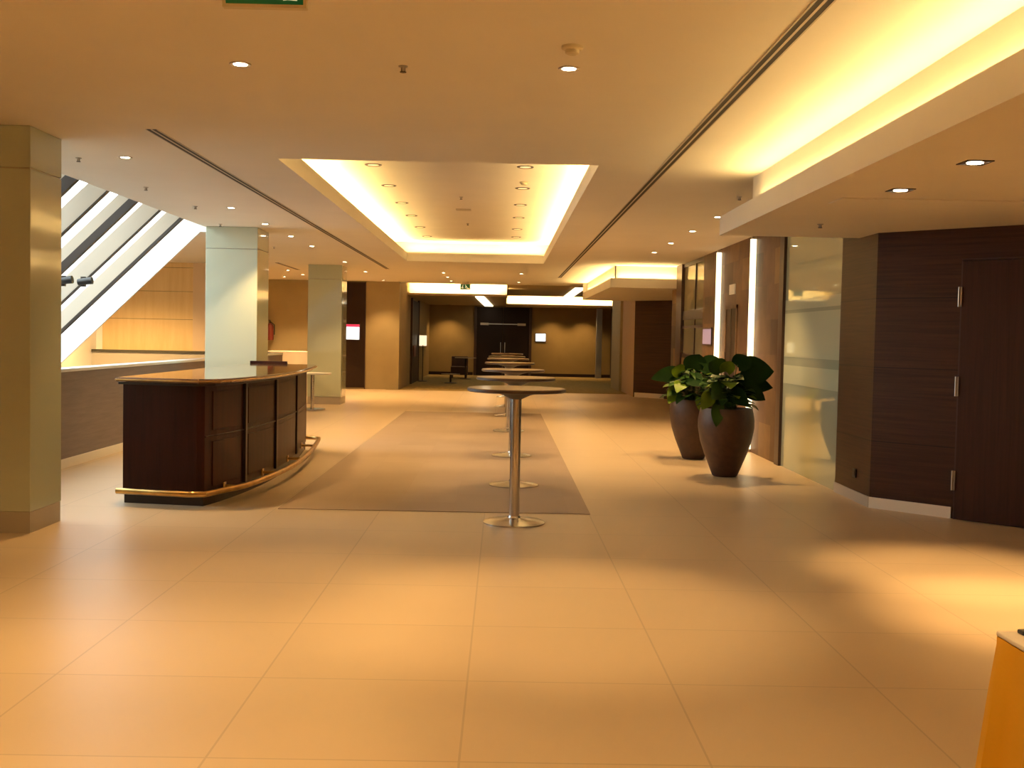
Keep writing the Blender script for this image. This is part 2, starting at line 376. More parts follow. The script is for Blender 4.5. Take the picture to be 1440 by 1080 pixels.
cove_light('c', '', [
    (cx0-m_, cy0, cx0-m_, cy1, zz, .25, 0, PW, 'long light strip hidden behind the left lip of the ceiling recess'),
    (cx1+m_, cy0, cx1+m_, cy1, zz, -.25, 0, PW, 'long light strip hidden behind the right lip of the ceiling recess'),
    (cx0, cy1+m_, cx1, cy1+m_, zz, 0, -.25, PW, 'short light strip hidden behind the far lip of the ceiling recess'),
    (cx0, cy0-m_, cx1, cy0-m_, zz, 0, .25, PW*.6, 'short light strip hidden behind the near lip of the ceiling recess'),
    (2.165, -3.5, 2.165, 9.3, 2.68, -.9, 0, 5.6, 'long light strip in the trough of the low ceiling along the right side'),
    (2.165, 21.5, 2.165, 28.3, 2.68, -.8, 0, 8, 'light strip along the side of the low ceiling above the far dark wood wall'),
    (2.25, 21.30, 5.5, 21.30, 2.67, 0, -.5, 11, 'light strip along the front of the low ceiling above the far dark wood wall'),
    (-2.8, 32.35, 0.05, 32.35, 2.78, 0, .2, 34, 'light strip on the far ledge left of the tall dark doors'),
    (.15, 40.3, 4.25, 40.3, 2.76, 0, .2, 40, 'light strip on the far ledge above the tall dark doors'),
])

# right low ceiling (near) and its trough
c = MB()
c.box(2.07, 7.2, -4, 10.4, 2.53, 2.61).box(2.07, 2.085, -4, 10.4, 2.61, 2.71).box(2.2, 7.2, 9.61, 10.4, 2.61, 2.71).box(2.2, 2.22, -4, 9.6, 2.61, H).box(2.2, 7.2, 9.6, 9.62, 2.61, H)
struct('ceiling', c, M['paint'], 'low cream ceiling on the right with a glowing light trough along its edge', 'ceiling')
c = MB()
c.box(2.1, 7.2, 21.2, 28.6, 2.53, 2.61).box(2.1, 2.115, 21.2, 28.6, 2.61, 2.71).box(2.1, 7.2, 21.2, 21.215, 2.61, 2.71).box(2.2, 2.22, 21.36, 28.6, 2.61, H).box(2.2, 7.2, 21.36, 21.38, 2.61, H).box(2.1, 3.5, 28.6, 28.62, 2.53, H)
struct('ceiling', c, M['paint'], 'low cream ceiling with a glowing trough above the far dark wood wall', 'ceiling')
tag(MB().box(2.35, 3.9, 7.53, 7.86, 2.522, 2.5295).build('access_panel', M['paint']), 'flush rectangular access panel in the low right ceiling behind the square lamps', 'panel')

# ---- right side walls
DIA = math.radians(-45)
def diag_wall(name, x0, y0, L, z1, m, label, th=.15):
    dx, dy = math.cos(DIA), math.sin(DIA); nx, ny = -dy, dx   # outward = +x+y
    nx, ny = .7071, .7071
    p = [(x0, y0), (x0+dx*L, y0+dy*L), (x0+dx*L+nx*th, y0+dy*L+ny*th), (x0+nx*th, y0+ny*th)]
    return struct(name, MB().prism(p, 0, z1), m, label, 'wall')
diag_wall('wall_right', 3.42, 9.87, 5.0, 2.53, M['wood'], 'dark horizontal-grain wood wall running diagonally at the right')
struct('wall_right', MB().box(3.42, 3.55, 9.87, 10.9, 0, 2.53).box(3.42, 3.55, 10.4, 10.9, 2.53, H), M['wood'], 'narrow dark wood wall between the diagonal wood wall and green glass', 'wall')
def diag_pt(s, off=0): return (3.42+s*.7071-off*.7071, 9.87-s*.7071-off*.7071)
def diag_box(mb, s0, s1, off0, off1, z0, z1):
    p = [diag_pt(s0, off0), diag_pt(s1, off0), diag_pt(s1, off1), diag_pt(s0, off1)]
    return mb.prism(p, z0, z1)
struct('baseboard_right', diag_box(MB(), .0, .76, 0, .012, 0, .1), M['base_white'], 'bright white baseboard under the diagonal dark wood wall', 'baseboard')
struct('baseboard_right', MB().box(3.408, 3.42, 9.87, 10.9, 0, .1), M['base_grey'], 'grey baseboard under the narrow dark wood wall', 'baseboard')
d = thing('door_1', 'dark wood door with three silver hinges in the diagonal wall', 'door', (*diag_pt(.8, .01), 0), kind='structure', rz=DIA)
MB().box(0, 1.15, -.03, 0, .005, 2.24).build('door_leaf', M['wood_door'], d)
MB().box(-.02, 0, -.012, .004, 0, 2.26).box(1.15, 1.17, -.012, .004, 0, 2.26).box(-.02, 1.17, -.012, .004, 2.245, 2.265).build('door_frame', M['frame_dark'], d)
for z in (.34, 1.16, 1.935):
    MB().cbox((-.012, -.035, z), .028, .02, .17).tube([(-.02, -.045, z-.085), (-.02, -.045, z+.085)], .009, 10).build('hinge', M['hinge'], d)
w = thing('wall_socket', 'small black wall socket low on the narrow dark wood wall', 'socket', (3.41, 10.28, .27))
MB().cbox((0, 0, 0), .012, .085, .085).build('plate', M['black'], w, bevel=.003)
MB().cbox((-.007, 0, 0), .006, .05, .05).build('socket_insert', M['steel_dark'], w, bevel=.002)

# green mirror glass
g = thing('window_1', 'tall green mirror glass panel with frosted bands behind the planters', 'window', (3.43, 12, 0), kind='structure')
def loc(mb, o): # shift geometry to local coordinates of an empty
    L = o.location; mb.v = [(a-L.x, b-L.y, c_-L.z) for a, b, c_ in mb.v]; return mb
loc(MB().box(3.435, 3.47, 10.9, 13.1, 0.0, H), g).build('pane', M['pane_mirror'], g)
for z0, z1 in ((1.02, 1.24), (1.34, 1.86), (1.90, 2.02)):
    loc(MB().box(3.431, 3.4345, 10.92, 13.08, z0, z1), g).build('frosted_band', M['pane_frost'], g)
loc(MB().box(3.40, 3.47, 13.1, 13.3, 0, H), g).build('side_frame', M['frame_dark'], g)
struct('wall_right', MB().box(3.47, 3.62, 10.9, 13.3, 0, H), M['backwall'], 'wall carrying the green mirror glass panel', 'wall')
struct('wall_right', MB().box(3.43, 3.62, 13.3, 18.5, 0, H).box(3.43, 3.62, 18.5, 20.6, 0, 1.2), M['stone'], 'brown patchwork stone wall of the lift lobby behind the planters', 'wall')
g = thing('window_2', 'narrow glazed opening with dark bars in the stone wall', 'window', (3.43, 19.5, 0), kind='structure')
loc(MB().box(3.46, 3.5, 18.5, 20.6, 1.2, H), g).build('pane', M['lift_glass'], g)
loc(MB().box(3.435, 3.46, 18.5, 20.6, 1.90, 2.07).box(3.435, 3.46, 18.5, 20.6, 1.74, 1.79).box(3.435, 3.46, 18.5, 20.6, 1.2, 1.27).box(3.44, 3.46, 19.35, 19.39, 1.2, H).box(3.44, 3.46, 18.5, 20.6, 2.9, H), g).build('bar', M['frame_dark'], g)
struct('column', MB().box(3.40, 3.62, 20.6, 21.2, 0, H), M['frame_dark'], 'dark wood post beside the glazed opening in the stone wall', 'column')
struct('column', MB().box(3.43, 3.7, 21.2, 21.9, 0, 2.53).box(3.43, 3.7, 21.2, 21.35, 2.53, H), M['stone'], 'brown stone pier at the far corner of the lift lobby', 'column')
d = thing('door_2', 'dark lift door between the two glowing vertical light bars', 'door', (3.43, 16.13, 0), kind='structure')
MB().box(-.012, 0, -.35, .35, 0, 2.0).build('door_leaf', M['door_black'], d)
MB().box(-.02, 0, -.40, -.35, 0, 2.05).box(-.02, 0, .35, .40, 0, 2.05).box(-.02, 0, -.40, .40, 2.0, 2.05).build('door_frame', M['stone'], d)
MB().box(-.016, -.011, -.004, .004, 0, 2.0).build('seam', M['black'], d)
for (y, lab) in ((14.72, 'glowing vertical light bar on the stone wall, the nearer of two'), (17.05, 'glowing vertical light bar on the stone wall, the farther of two')):
    s = thing('wall_light_bar', lab, 'light', (3.40, y, 0), group='vertical light bars on the stone wall')
    MB().tube([(0, 0, .04), (0, 0, 2.91)], .045, 20).build('diffuser', M['strip'], s, smooth=True)
    MB().box(-.03, .03, -.045, .045, 0, .04).build('end_cap', M['hinge'], s); MB().box(-.03, .03, -.045, .045, 2.91, 2.95).build('end_cap', M['hinge'], s)
s = tag(MB().cbox((3.42, 16.1, 2.29), .02, .38, .15).build('indicator_plate', M['white_plastic'], bevel=.004), 'small white plate on the stone wall above the dark lift door', 'plate')
s = thing('wall_screen', 'small dim purple screen on the stone wall left of the lift door', 'screen', (3.43, 17.95, 1.585))
MB().cbox((-.012, 0, 0), .024, .70, .30).build('casing', M['frame_dark'], s, bevel=.004)
MB().cbox((-.026, 0, 0), .004, .72, .25).build('display', M['screen_blue'], s)

# far right diagonal wall and return
p0 = (3.47, 28.35)
def dpt(s, off=0): return (p0[0]+s*.7071-off*.7071, p0[1]-s*.7071-off*.7071)
struct('wall_right', MB().prism([dpt(0), dpt(4), dpt(4, -.15), dpt(0, -.15)], 0, 2.53), M['wood'], 'dark wood diagonal wall far away beyond the planters', 'wall')
struct('baseboard_right', MB().prism([dpt(0.05), dpt(1.0), dpt(1.0, .015), dpt(.05, .015)], 0, .12), M['base_white'], 'white baseboard under the far diagonal dark wood wall', 'baseboard')
struct('wall_right', MB().box(3.47, 3.6, 28.36, 31.2, 0, H), M['backwall'], 'brown side wall at the far end on the right', 'wall')
struct('column', MB().box(3.40, 3.62, 31.2, 33.6, 0, H), M['beige'], 'beige pier framing the far hall on the right', 'column')
struct('wall_right', MB().box(4.2, 4.4, 33.6, 42, 0, 3.3).box(3.62, 4.4, 33.45, 33.6, 0, 3.3), M['door_black'], 'dark wall beside the far silver post', 'wall')
struct('wall_far', MB().box(-3.2, 4.4, 41.9, 42.1, 0, 3.3), M['gold'], 'golden brown wall at the very end of the hall', 'wall')
struct('baseboard_far', MB().box(-2.86, -1.15, 41.88, 41.9, 0, .12).box(1.1, 4.2, 41.88, 41.9, 0, .12), M['door_black'], 'dark baseboard along the golden end wall', 'baseboard')
tag(MB().box(3.58, 3.80, 41.2, 41.4, 0.0, 2.66).build('metal_post', M['silver'], bevel=.01), 'tall silver post standing at the far end right of the golden wall', 'post')
d = thing('door_3', 'very dark double door at the centre of the golden end wall', 'door', (0, 41.9, 0), kind='structure')
MB().box(-1.02, -.005, -.05, 0, 0, 2.66).build('door_leaf', M['door_black'], d)
MB().box(.005, 1.02, -.05, 0, 0, 2.66).build('door_leaf', M['door_black'], d)
MB().box(-1.12, -1.02, -.08, 0, 0, 2.68).box(1.02, 1.12, -.08, 0, 0, 2.68).build('door_frame', M['frame_dark'], d)
MB().box(-.85, .85, -.075, -.05, 1.99, 2.03).build('rail', M['silver'], d)
for sx in (-1, 1):
    MB().box(sx*.72-.16, sx*.72+.16, -.10, -.05, 1.96, 2.05).build('door_closer', M['hinge'], d)
    MB().box(sx*.08-.015, sx*.08+.015, -.11, -.08, .9, 1.3).build('handle', M['silver'], d)

# left far walls
struct('wall_far', MB().box(-9.2, -2.86, 29.7, 29.9, 0, H), M['beige'], 'warm beige wall facing the foyer at the far left', 'wall')
struct('wall_left', MB().box(-3.06, -2.86, 29.9, 42, 0, 3.3), M['gold'], 'golden side wall of the far hall on the left', 'wall')
d = thing('door_4', 'dark wood door panel with a lit screen in the far beige wall', 'door', (-4.11, 29.7, 0), kind='structure')
MB().box(-.31, .31, -.03, 0, .04, 2.94).build('door_leaf', M['door_black'], d)
MB().box(-.33, -.31, -.04, 0, 0, 2.96).box(.31, .33, -.04, 0, 0, 2.96).build('door_frame', M['frame_dark'], d)
s = thing('wall_screen', 'lit white screen with a red banner on the dark panel in the beige wall', 'screen', (-4.165, 29.665, 1.57))
MB().cbox((0, -.01, 0), .47, .02, .45).build('casing', M['frame_dark'], s, bevel=.004)
MB().cbox((0, -.023, -.035), .43, .006, .34).build('display', M['screen'], s)
MB().cbox((0, -.023, .170), .43, .006, .07).build('banner', M['screen_red'], s)
s = thing('wall_screen', 'small lit white screen right of the far dark double door', 'screen', (1.47, 41.88, 1.52))
MB().cbox((0, -.01, 0), .42, .02, .34).build('casing', M['frame_dark'], s, bevel=.004)
MB().cbox((0, -.023, 0), .38, .006, .29).build('display', M['screen'], s)
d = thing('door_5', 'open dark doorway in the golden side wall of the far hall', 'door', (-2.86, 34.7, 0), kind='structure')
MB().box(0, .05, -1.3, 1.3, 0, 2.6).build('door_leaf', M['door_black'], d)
MB().box(0, .07, -1.4, -1.3, 0, 2.66).box(0, .07, 1.3, 1.4, 0, 2.66).build('door_frame', M['frame_dark'], d)
s = thing('notice_stand', 'notice stand with a lit sheet beside the dark doorway', 'sign', (-2.62, 35.4, 0))
MB().lathe([(.16, 0), (.16, .02), (.02, .03)], 24).build('base', M['steel_dark'], s)
MB().tube([(0, 0, .02), (0, 0, 1.2)], .015, 10).build('pole', M['steel_dark'], s)
MB().cbox((0, 0, 1.34), .24, .02, .34).build('sheet', M['paper'], s)
tag(MB().box(-2.805, -2.77, 33.7, 34.5, .84, 1.18).build('notice_board', M['purple'], bevel=.004), 'small plum board fixed on the dark doorway at waist height', 'sign')

# wood wall over the atrium, parapets, atrium
struct('wall_left', MB().box(-8.62, -6.68, 23.25, 23.4, -3, H), M['maple'], 'honey coloured maple panelled wall beyond the sloped glazing', 'wall')
struct('wall_left', MB().box(-6.68, -5.55, 23.25, 23.4, 0, H), M['maple_light'], 'narrow beige wall right of the maple panels', 'wall')
struct('wall_left', MB().box(-8.9, -8.75, 16.0, 29.7, -3, H).box(-8.75, -8.62, 23.25, 23.4, -3, H), M['cap'], 'pale outer side wall beyond the sloped glazing', 'wall')
p = thing('parapet', 'taupe veneered parapet with white cap along the left side', 'parapet', (-4.72, 14, 0), kind='structure')
loc(MB().box(-4.86, -4.72, 8.4, 23.1, -.3, 1.04), p).build('panel', M['taupe'], p)
loc(MB().box(-4.90, -4.70, 8.4, 23.1, 1.04, 1.075), p).build('cap', M['cap'], p, bevel=.004)
loc(MB().box(-4.72, -4.705, 8.4, 23.1, 0, .1), p).build('plinth', M['base_white'], p)
p = thing('parapet', 'grey parapet with dark cap crossing in front of the maple wall', 'parapet', (-6.8, 23.1, 0), kind='structure')
loc(MB().box(-8.75, -4.72, 23.0, 23.12, -.3, 1.03), p).build('panel', M['column_base'], p)
loc(MB().box(-8.75, -4.72, 22.97, 23.15, 1.03, 1.08), p).build('cap', M['darkcap'], p)
struct('floor', MB().box(-10.8, -4.72, 8.3, 23.3, -3.1, -3), M['concrete'], 'lower atrium floor behind the parapet', 'floor')
struct('wall_left', MB().box(-4.86, -4.72, 8.4, 23.1, -3, -.3).box(-10.8, -4.2, 8.25, 8.4, -3, H+.5).box(-10.8, -8.75, 16.0, 16.1, -3, -1.2).box(-8.75, -4.72, 23.12, 23.25, -3, -.12), M['concrete'], 'plain rendered walls of the lower atrium', 'wall')
# cheek above the glass slope
tn = math.tan(SL)
struct('wall_left', MB().prism([(-4.2, H+.6), (-8.9, H+.6), (-8.9, H-(8.9-4.488)*tn), (-4.488, H), (-4.2, H+.002)], 15.96, 15.995, 'y'), M['cap'], 'white outer wall seen through the end of the sloped glazing', 'wall')

# sloped glazing
ux, uz = -math.cos(SL), -math.sin(SL)      # down the slope
nx, nz = math.sin(SL), -math.cos(SL)       # inward
Lg = (H+3)/math.sin(SL)
Dg = .20
g = thing('window_3', 'sloped atrium glazing with deep cream ribs on the left', 'window', (-4.2, 11, H), kind='structure')
def slope_poly(d0, d1, s0=0, s1=Lg):
    return [(ux*s0-nx*d0, uz*s0-nz*d0), (ux*s1-nx*d0, uz*s1-nz*d0), (ux*s1-nx*d1, uz*s1-nz*d1), (ux*s0-nx*d1, uz*s0-nz*d1)]
MB().prism(slope_poly(Dg, Dg+.012, -.50, Lg+.3), -2.7, 5.0, 'y').build('glass', M['glass'], g)
MB().prism(slope_poly(Dg-.02, Dg+.05, -.56, -.46), -2.7, 5.0, 'y').build('top_frame', M['rib'], g)
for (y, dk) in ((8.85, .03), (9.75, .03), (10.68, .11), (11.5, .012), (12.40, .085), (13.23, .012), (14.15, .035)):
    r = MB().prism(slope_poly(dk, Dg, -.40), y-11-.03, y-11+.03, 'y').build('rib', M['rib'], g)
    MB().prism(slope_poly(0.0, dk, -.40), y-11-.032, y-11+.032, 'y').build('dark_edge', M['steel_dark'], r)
struct('trim_1', MB().box(-4.75, -4.2, 8.3, 15.95, H+.40, H+.48).box(-4.24, -4.2, 8.3, 15.95, H+.12, H+.40), M['paint'], 'cream ceiling edge above the sloped glazing', 'trim')
for (px_, py_, pz_, lab) in ((-4.97, 12.3, 2.05, 'small black spotlight on a rib of the sloped glazing, nearer the green column edge'), (-5.05, 13.1, 2.08, 'small black spotlight on a rib of the sloped glazing, nearer the bright glass end')):
    sp = thing('spotlight', lab, 'spotlight', (px_, py_, pz_), group='black spotlights on the glazing ribs')
    MB().cbox((-.05, 0.03, .0), .05, .05, .12).build('bracket', M['steel_dark'], sp)
    MB().tube([(-.09, -.03, -.01), (.08, -.03, .015)], [.038, .045], 16).build('lamp_head', M['black'], sp, smooth=True)

# back and side enclosure behind the camera
struct('wall_back', MB().box(-7.3, 7.3, -4.15, -4, 0, 3.1), M['backwall'], 'wall behind the camera', 'wall')
struct('wall_left', MB().box(-7.35, -7.2, -4, 8.4, 0, 3.1), M['backwall'], 'left wall behind the nearest green column', 'wall')
struct('wall_right', MB().box(7.2, 7.35, -4, 42, 0, 3.4), M['backwall'], 'outermost wall on the right', 'wall')

# columns
def column(y0, y1, label):
    o = thing('column', label, 'column', (-3.8, (y0+y1)/2, 0), kind='structure')
    h = (y1-y0)/2
    MB().box(-.35, .35, -h+.01, h-.01, 0, H).build('core', M['column_base'], o)
    MB().box(-.36, .36, -h, h, .16, 2.66).build('glass_cladding', M['green'], o, bevel=.004)
    MB().box(-.36, .36, -h, h, 2.668, H-.002).build('glass_cladding', M['green'], o, bevel=.004)
    MB().box(-.355, .355, -h+.004, h-.004, 0, .155).build('plinth', M['column_base'], o)
column(7.87, 8.42, 'green glass clad column nearest the camera at the left edge')
column(15.08, 15.8, 'pale green glass clad column behind the dark wooden bar counter')
column(22.97, 23.69, 'green glass clad column farthest away, beside the far dark panel')

# ------------------------------------------------------------------ ceiling fittings
def spot(parent, z, power, size=80, blend=.75, color=WARM, off=(0, 0)):
    l = bpy.data.lights.new('spot_lamp', 'SPOT'); l.energy = power; l.color = color; l.spot_size = math.radians(size); l.spot_blend = blend; l.shadow_soft_size = .03
    o = bpy.data.objects.new('spot_lamp', l); COL.objects.link(o); o.parent = parent; o.location = (off[0], off[1], z)
    if off[0]: o.rotation_euler = (0, math.radians(-8), 0)
    return o
def downlight(x, y, z, label, group, lit=True, power=1.0, dim=False, color=WARM, size=92):
    o = thing('recessed_downlight', label, 'ceiling light', (x, y, z), group=group)
    k = 1.75 if dim else 1.1
    MB().lathe([(.034*k, -.003), (.050*k, -.007), (.054*k, 0), (.034*k, 0)], 32, close=False).build('trim_ring', M['slot_rim'] if lit and not dim else M['frame_dark'], o)
    MB().lathe([(.0001, -.004), (.034*k, -.004), (.034*k, -.001)], 28, close=False).build('lamp', M['lamp'] if lit and not dim else M['lamp_dim'], o)
    if power > 0: spot(o, -.02, SPOT_W*power, color=color, size=size)
    return o
for (x, nm) in ((-8.1, 'left'), (-7.35, 'right')):  # two added lamps, hidden from view, to brighten the maple wall
    downlight(x, 20.6, H, 'added unseen downlight brightening the maple panelled wall, the %s one' % nm, 'added downlights brightening the maple wall', power=2.6, size=150)
GL = 'downlights in a row along the left of the ceiling'
for i, y in enumerate((9.22, 12.78, 14.6, 16.36, 18.14, 21.9, 25.2, 28.97)):
    nm = ['nearest the camera', 'second from the camera', 'third from the camera', 'fourth from the camera', 'fifth from the camera', 'sixth from the camera', 'seventh from the camera', 'farthest from the camera'][i]
    downlight(-3.23, y, H, 'lit recessed downlight in the left ceiling row, ' + nm, GL, power=.8)
for i, y in enumerate((12.69, 14.39, 16.23, 18.01)):
    nm = ['nearest the camera', 'second', 'third', 'farthest away'][i]
    downlight(2.5, y, H, 'lit recessed downlight in the row by the stone wall, ' + nm, 'downlights along the stone wall', power=1.0)
downlight(-1.46, 5.95, H, 'lit downlight near the camera, just below the exit sign', 'two downlights nearest the camera', power=.72, size=68)
downlight(.33, 5.89, H, 'lit downlight near the camera, beside the smoke detector', 'two downlights nearest the camera', power=1.0, size=60)
for i, (x, y) in enumerate(((-1.6, 4.35), (-3.23, 5.6), (.33, 2.6), (-1.5, 2.2), (-3.2, 2.4), (.33, -.5), (-1.5, -.6), (-3.2, -.6), (.33, -2.8), (-1.5, -2.8), (-4.6, 1.0))):
    nm = ['just above the exit sign', 'before the nearest green column', 'above the camera, right', 'above the camera, middle', 'above the camera, left', 'just behind the camera, right', 'just behind the camera, middle',
          'just behind the camera, left', 'far behind the camera, right', 'far behind the camera, middle', 'over the left wall'][i]
    downlight(x, y, H, 'recessed downlight out of the picture, ' + nm, 'downlights above the picture', power=(.50 if i else .75), size=(100 if i else 66))
for (x, y, nm) in ((-5.05, 25.26, 'nearest of three beyond the maple wall'), (-5.02, 26.97, 'middle of three beyond the maple wall'), (-5.72, 28.17, 'farthest of three beyond the maple wall')):
    downlight(x, y, H, 'lit downlight before the far beige wall, ' + nm, 'downlights before the far beige wall', power=1.7, size=110)
for (x, y, nm) in ((-1.4, 25.0, 'nearest of the left three'), (-1.4, 26.8, 'middle of the left three'), (-1.4, 28.6, 'farthest of the left three'), (.4, 24.8, 'nearer of the right pair'), (.4, 28.65, 'farther of the right pair')):
    downlight(x, y, H, 'lit downlight between the ceiling recess and the far hall, ' + nm, 'downlights between recess and far hall', power=.9)
for i, y in enumerate((11.84, 13.45, 15.16, 16.75, 18.49, 20.18)):
    downlight(-1.45, y, zt, 'dark ringed downlight in the left row inside the ceiling recess, %s from the camera' % ORD[i], 'downlights inside the ceiling recess', dim=True, power=.55, size=66)
for i, y in enumerate((11.77, 13.45, 15.12, 16.74, 18.51, 19.95)):
    downlight(.21, y, zt, 'dark ringed downlight in the right row inside the ceiling recess, %s from the camera' % ORD[i], 'downlights inside the ceiling recess', dim=True, power=.55, size=66)
for (x, nm) in ((-2.1, 'left of the dark doors'), (1.9, 'just right of the small lit screen'), (3.1, 'beside the silver post')):
    downlight(x, 41.2, 2.71 if x < 0 else 2.68, 'downlight washing the golden end wall, ' + nm, 'downlights washing the golden end wall', dim=True, power=.5, size=110)
# square recessed lamps in the low right ceiling
for (x, y, nm) in ((2.6, 5.99, 'nearer the camera'), (2.6, 7.11, 'farther from the camera')):
    o = thing('recessed_downlight', 'square recessed lamp with a dark rim in the low right ceiling, ' + nm, 'ceiling light', (x, y, 2.53), group='square lamps in the low right ceiling')
    MB().box(-.075, .075, -.075, -.06, -.006, 0).box(-.075, .075, .06, .075, -.006, 0).box(-.075, -.06, -.06, .06, -.006, 0).box(.06, .075, -.06, .06, -.006, 0).build('trim_ring', M['frame_dark'], o)
    MB().box(-.06, .06, -.06, .06, -.003, -.001).build('reflector', M['frame_dark'], o)
    MB().lathe([(.0001, -.009), (.042, -.007), (.045, -.002)], 24, close=False).build('lamp', M['lamp'], o)
    spot(o, -.03, SPOT_W*1.25, size=52, blend=.9, off=(.12, 0))
for (x, y, nm) in ((3.9, 5.4, 'the farther one'), (4.2, 3.2, 'the nearer one')):
    downlight(x, y, 2.53, 'recessed downlight in the low right ceiling beyond the picture edge, ' + nm, 'downlights above the picture', power=1.2)

# linear air slots
def air_slot(x, y0, y1, label):
    o = thing('linear_air_slot', label, 'ceiling vent', (x, y0, H), group='linear air slots in the ceiling')
    L = y1-y0
    MB().box(-.045, -.036, 0, L, -.004, 0).box(-.007, .007, 0, L, -.004, 0).box(.036, .045, 0, L, -.004, 0).build('frame', M['slot_rim'], o)
    for s in (-1, 1):
        a, b = sorted((s*.007, s*.036)); MB().box(a, b, 0, L, -.003, 0).build('slot', M['slot'], o)
air_slot(-2.585, 7.92, 24.0, 'long double air slot left of the glowing ceiling recess')
air_slot(1.345, -2, 26.1, 'long double air slot right of the glowing ceiling recess')
air_slot(-4.75, 22.6, 25.0, 'short air slot in the ceiling beside the farthest green column')

# sprinklers and detectors
def sprinkler(x, y, z, label):
    o = thing('sprinkler_head', label, 'sprinkler', (x, y, z), group='ceiling sprinkler heads')
    MB().lathe([(.026, 0), (.024, -.006), (.010, -.008), (.008, -.028)], 18).build('body', M['hinge'], o)
    MB().lathe([(.018, -.031), (.018, -.034)], 18).tube([(.010, 0, -.008), (.010, 0, -.032)], .002, 6).tube([(-.010, 0, -.008), (-.010, 0, -.032)], .002, 6).build('deflector', M['steel_dark'], o)
for (x, y, z, nm) in ((-.57, 5.92, H, 'between the two nearest downlights'), (-3.66, 9.31, H, 'beside the nearest green column'), (-3.68, 11.11, H, 'first beyond the nearest green column'),
                      (-3.63, 12.71, H, 'left of the second lit downlight of the left row'), (-3.87, 14.74, H, 'just before the middle green column'), (-3.93, 18.45, H, 'beyond the middle green column'),
                      (-.59, 14.4, zt, 'in the middle of the ceiling recess, nearest'), (-.61, 17.74, zt, 'in the middle of the ceiling recess, farthest'), (2.7, 9.24, 2.53, 'in the low right ceiling'), (2.36, 10.9, H, 'just beyond the low right ceiling')):
    sprinkler(x, y, z, 'small metal ceiling sprinkler head ' + nm)
def detector(x, y, z, label):
    o = thing('smoke_detector', label, 'smoke detector', (x, y, z), group='ceiling smoke detectors')
    MB().lathe([(.055, 0), (.055, -.012), (.045, -.018)], 28).build('base', M['exit_frame'], o)
    MB().lathe([(.036, -.018), (.034, -.036), (.02, -.042)], 28).build('sensor_head', M['exit_frame'], o)
detector(.32, 5.45, H, 'round cream smoke detector just in front of a near downlight')
detector(.22, 12.9, zt, 'round cream smoke detector inside the ceiling recess')
o = tag(MB().cbox((-.61, 15.85, zt-.003), .22, .22, .006).build('speaker_grille', M['slot_rim']), 'flat square grille in the middle of the ceiling recess', 'grille')

# linear lights in far hall
tag(MB().prism([(-.84, 32.1), (-.58, 32.1), (-.40, 41.5), (-.72, 41.5)], 2.675, 2.7095).build('linear_light', M['tube']), 'glowing linear lamp on the low far ceiling left of centre', 'light', 'linear lamps of the far hall')
tag(MB().prism([(2.05, 30.9), (2.33, 30.9), (2.40, 37.8), (2.10, 37.8)], 2.94, 2.9695).build('linear_light', M['tube']), 'glowing linear lamp on the far ceiling right of centre', 'light', 'linear lamps of the far hall')

# exit signs
def exit_sign(x, y, zb, w, h, label):
    o = thing('exit_sign', label, 'sign', (x, y, zb), group='green exit signs')
    MB().box(-w/2, w/2, -.012, .012, 0, h).build('panel', M['exit_green'], o)
    MB().box(-w/2-.012, w/2+.012, -.016, .016, -.012, 0).box(-w/2-.012, -w/2, -.016, .016, 0, h).box(w/2, w/2+.012, -.016, .016, 0, h).box(-w/2-.012, w/2+.012, -.016, .016, h, h+.012).build('frame', M['exit_frame'], o)
    # running person and arrow pictogram
    pm = MB()
    Y0, Y1 = -.0145, -.0125
    def pl(pts): pm.prism([(-a*w, b*h) for a, b in pts], Y0, Y1, 'y')
    pl([(.16, .30), (.30, .12), (.30, .22), (.44, .22), (.44, .38), (.30, .38), (.30, .48)])   # arrow
    pl([(.20, .82), (.25, .90), (.31, .82), (.25, .74)])                                       # head
    pl([(.22, .72), (.32, .70), (.36, .50), (.27, .48)])                                       # torso
    pl([(-.42, .10), (-.42, .20), (-.30, .24), (-.12, .22), (-.10, .13), (-.28, .12)])                                   # foot block
    pl([(-.30, .12), (-.24, .34), (-.14, .50), (-.10, .44), (-.20, .28), (-.24, .10)])         # leg
    pl([(-.14, .50), (-.02, .24), (.04, .28), (-.06, .54)])
    pl([(-.16, .50), (-.06, .78), (.02, .76), (-.06, .48)])
    pl([(-.03, .92), (.01, .98), (.05, .92), (.01, .84)])
    pm.build('pictogram', M['exit_white'], o)
    MB().tube([(-w*.3, 0, h+.012), (-w*.3, 0, H-zb)], .006, 8).tube([(w*.3, 0, h+.012), (w*.3, 0, H-zb)], .006, 8).build('hanger', M['hinge'], o)
exit_sign(-.915, 4.1, 2.735, .29, .15, 'green exit sign hanging near the camera, cut by the top edge')
exit_sign(-1.03, 28.9, 2.77, .25, .13, 'small far green exit sign hanging before the bright ledge')

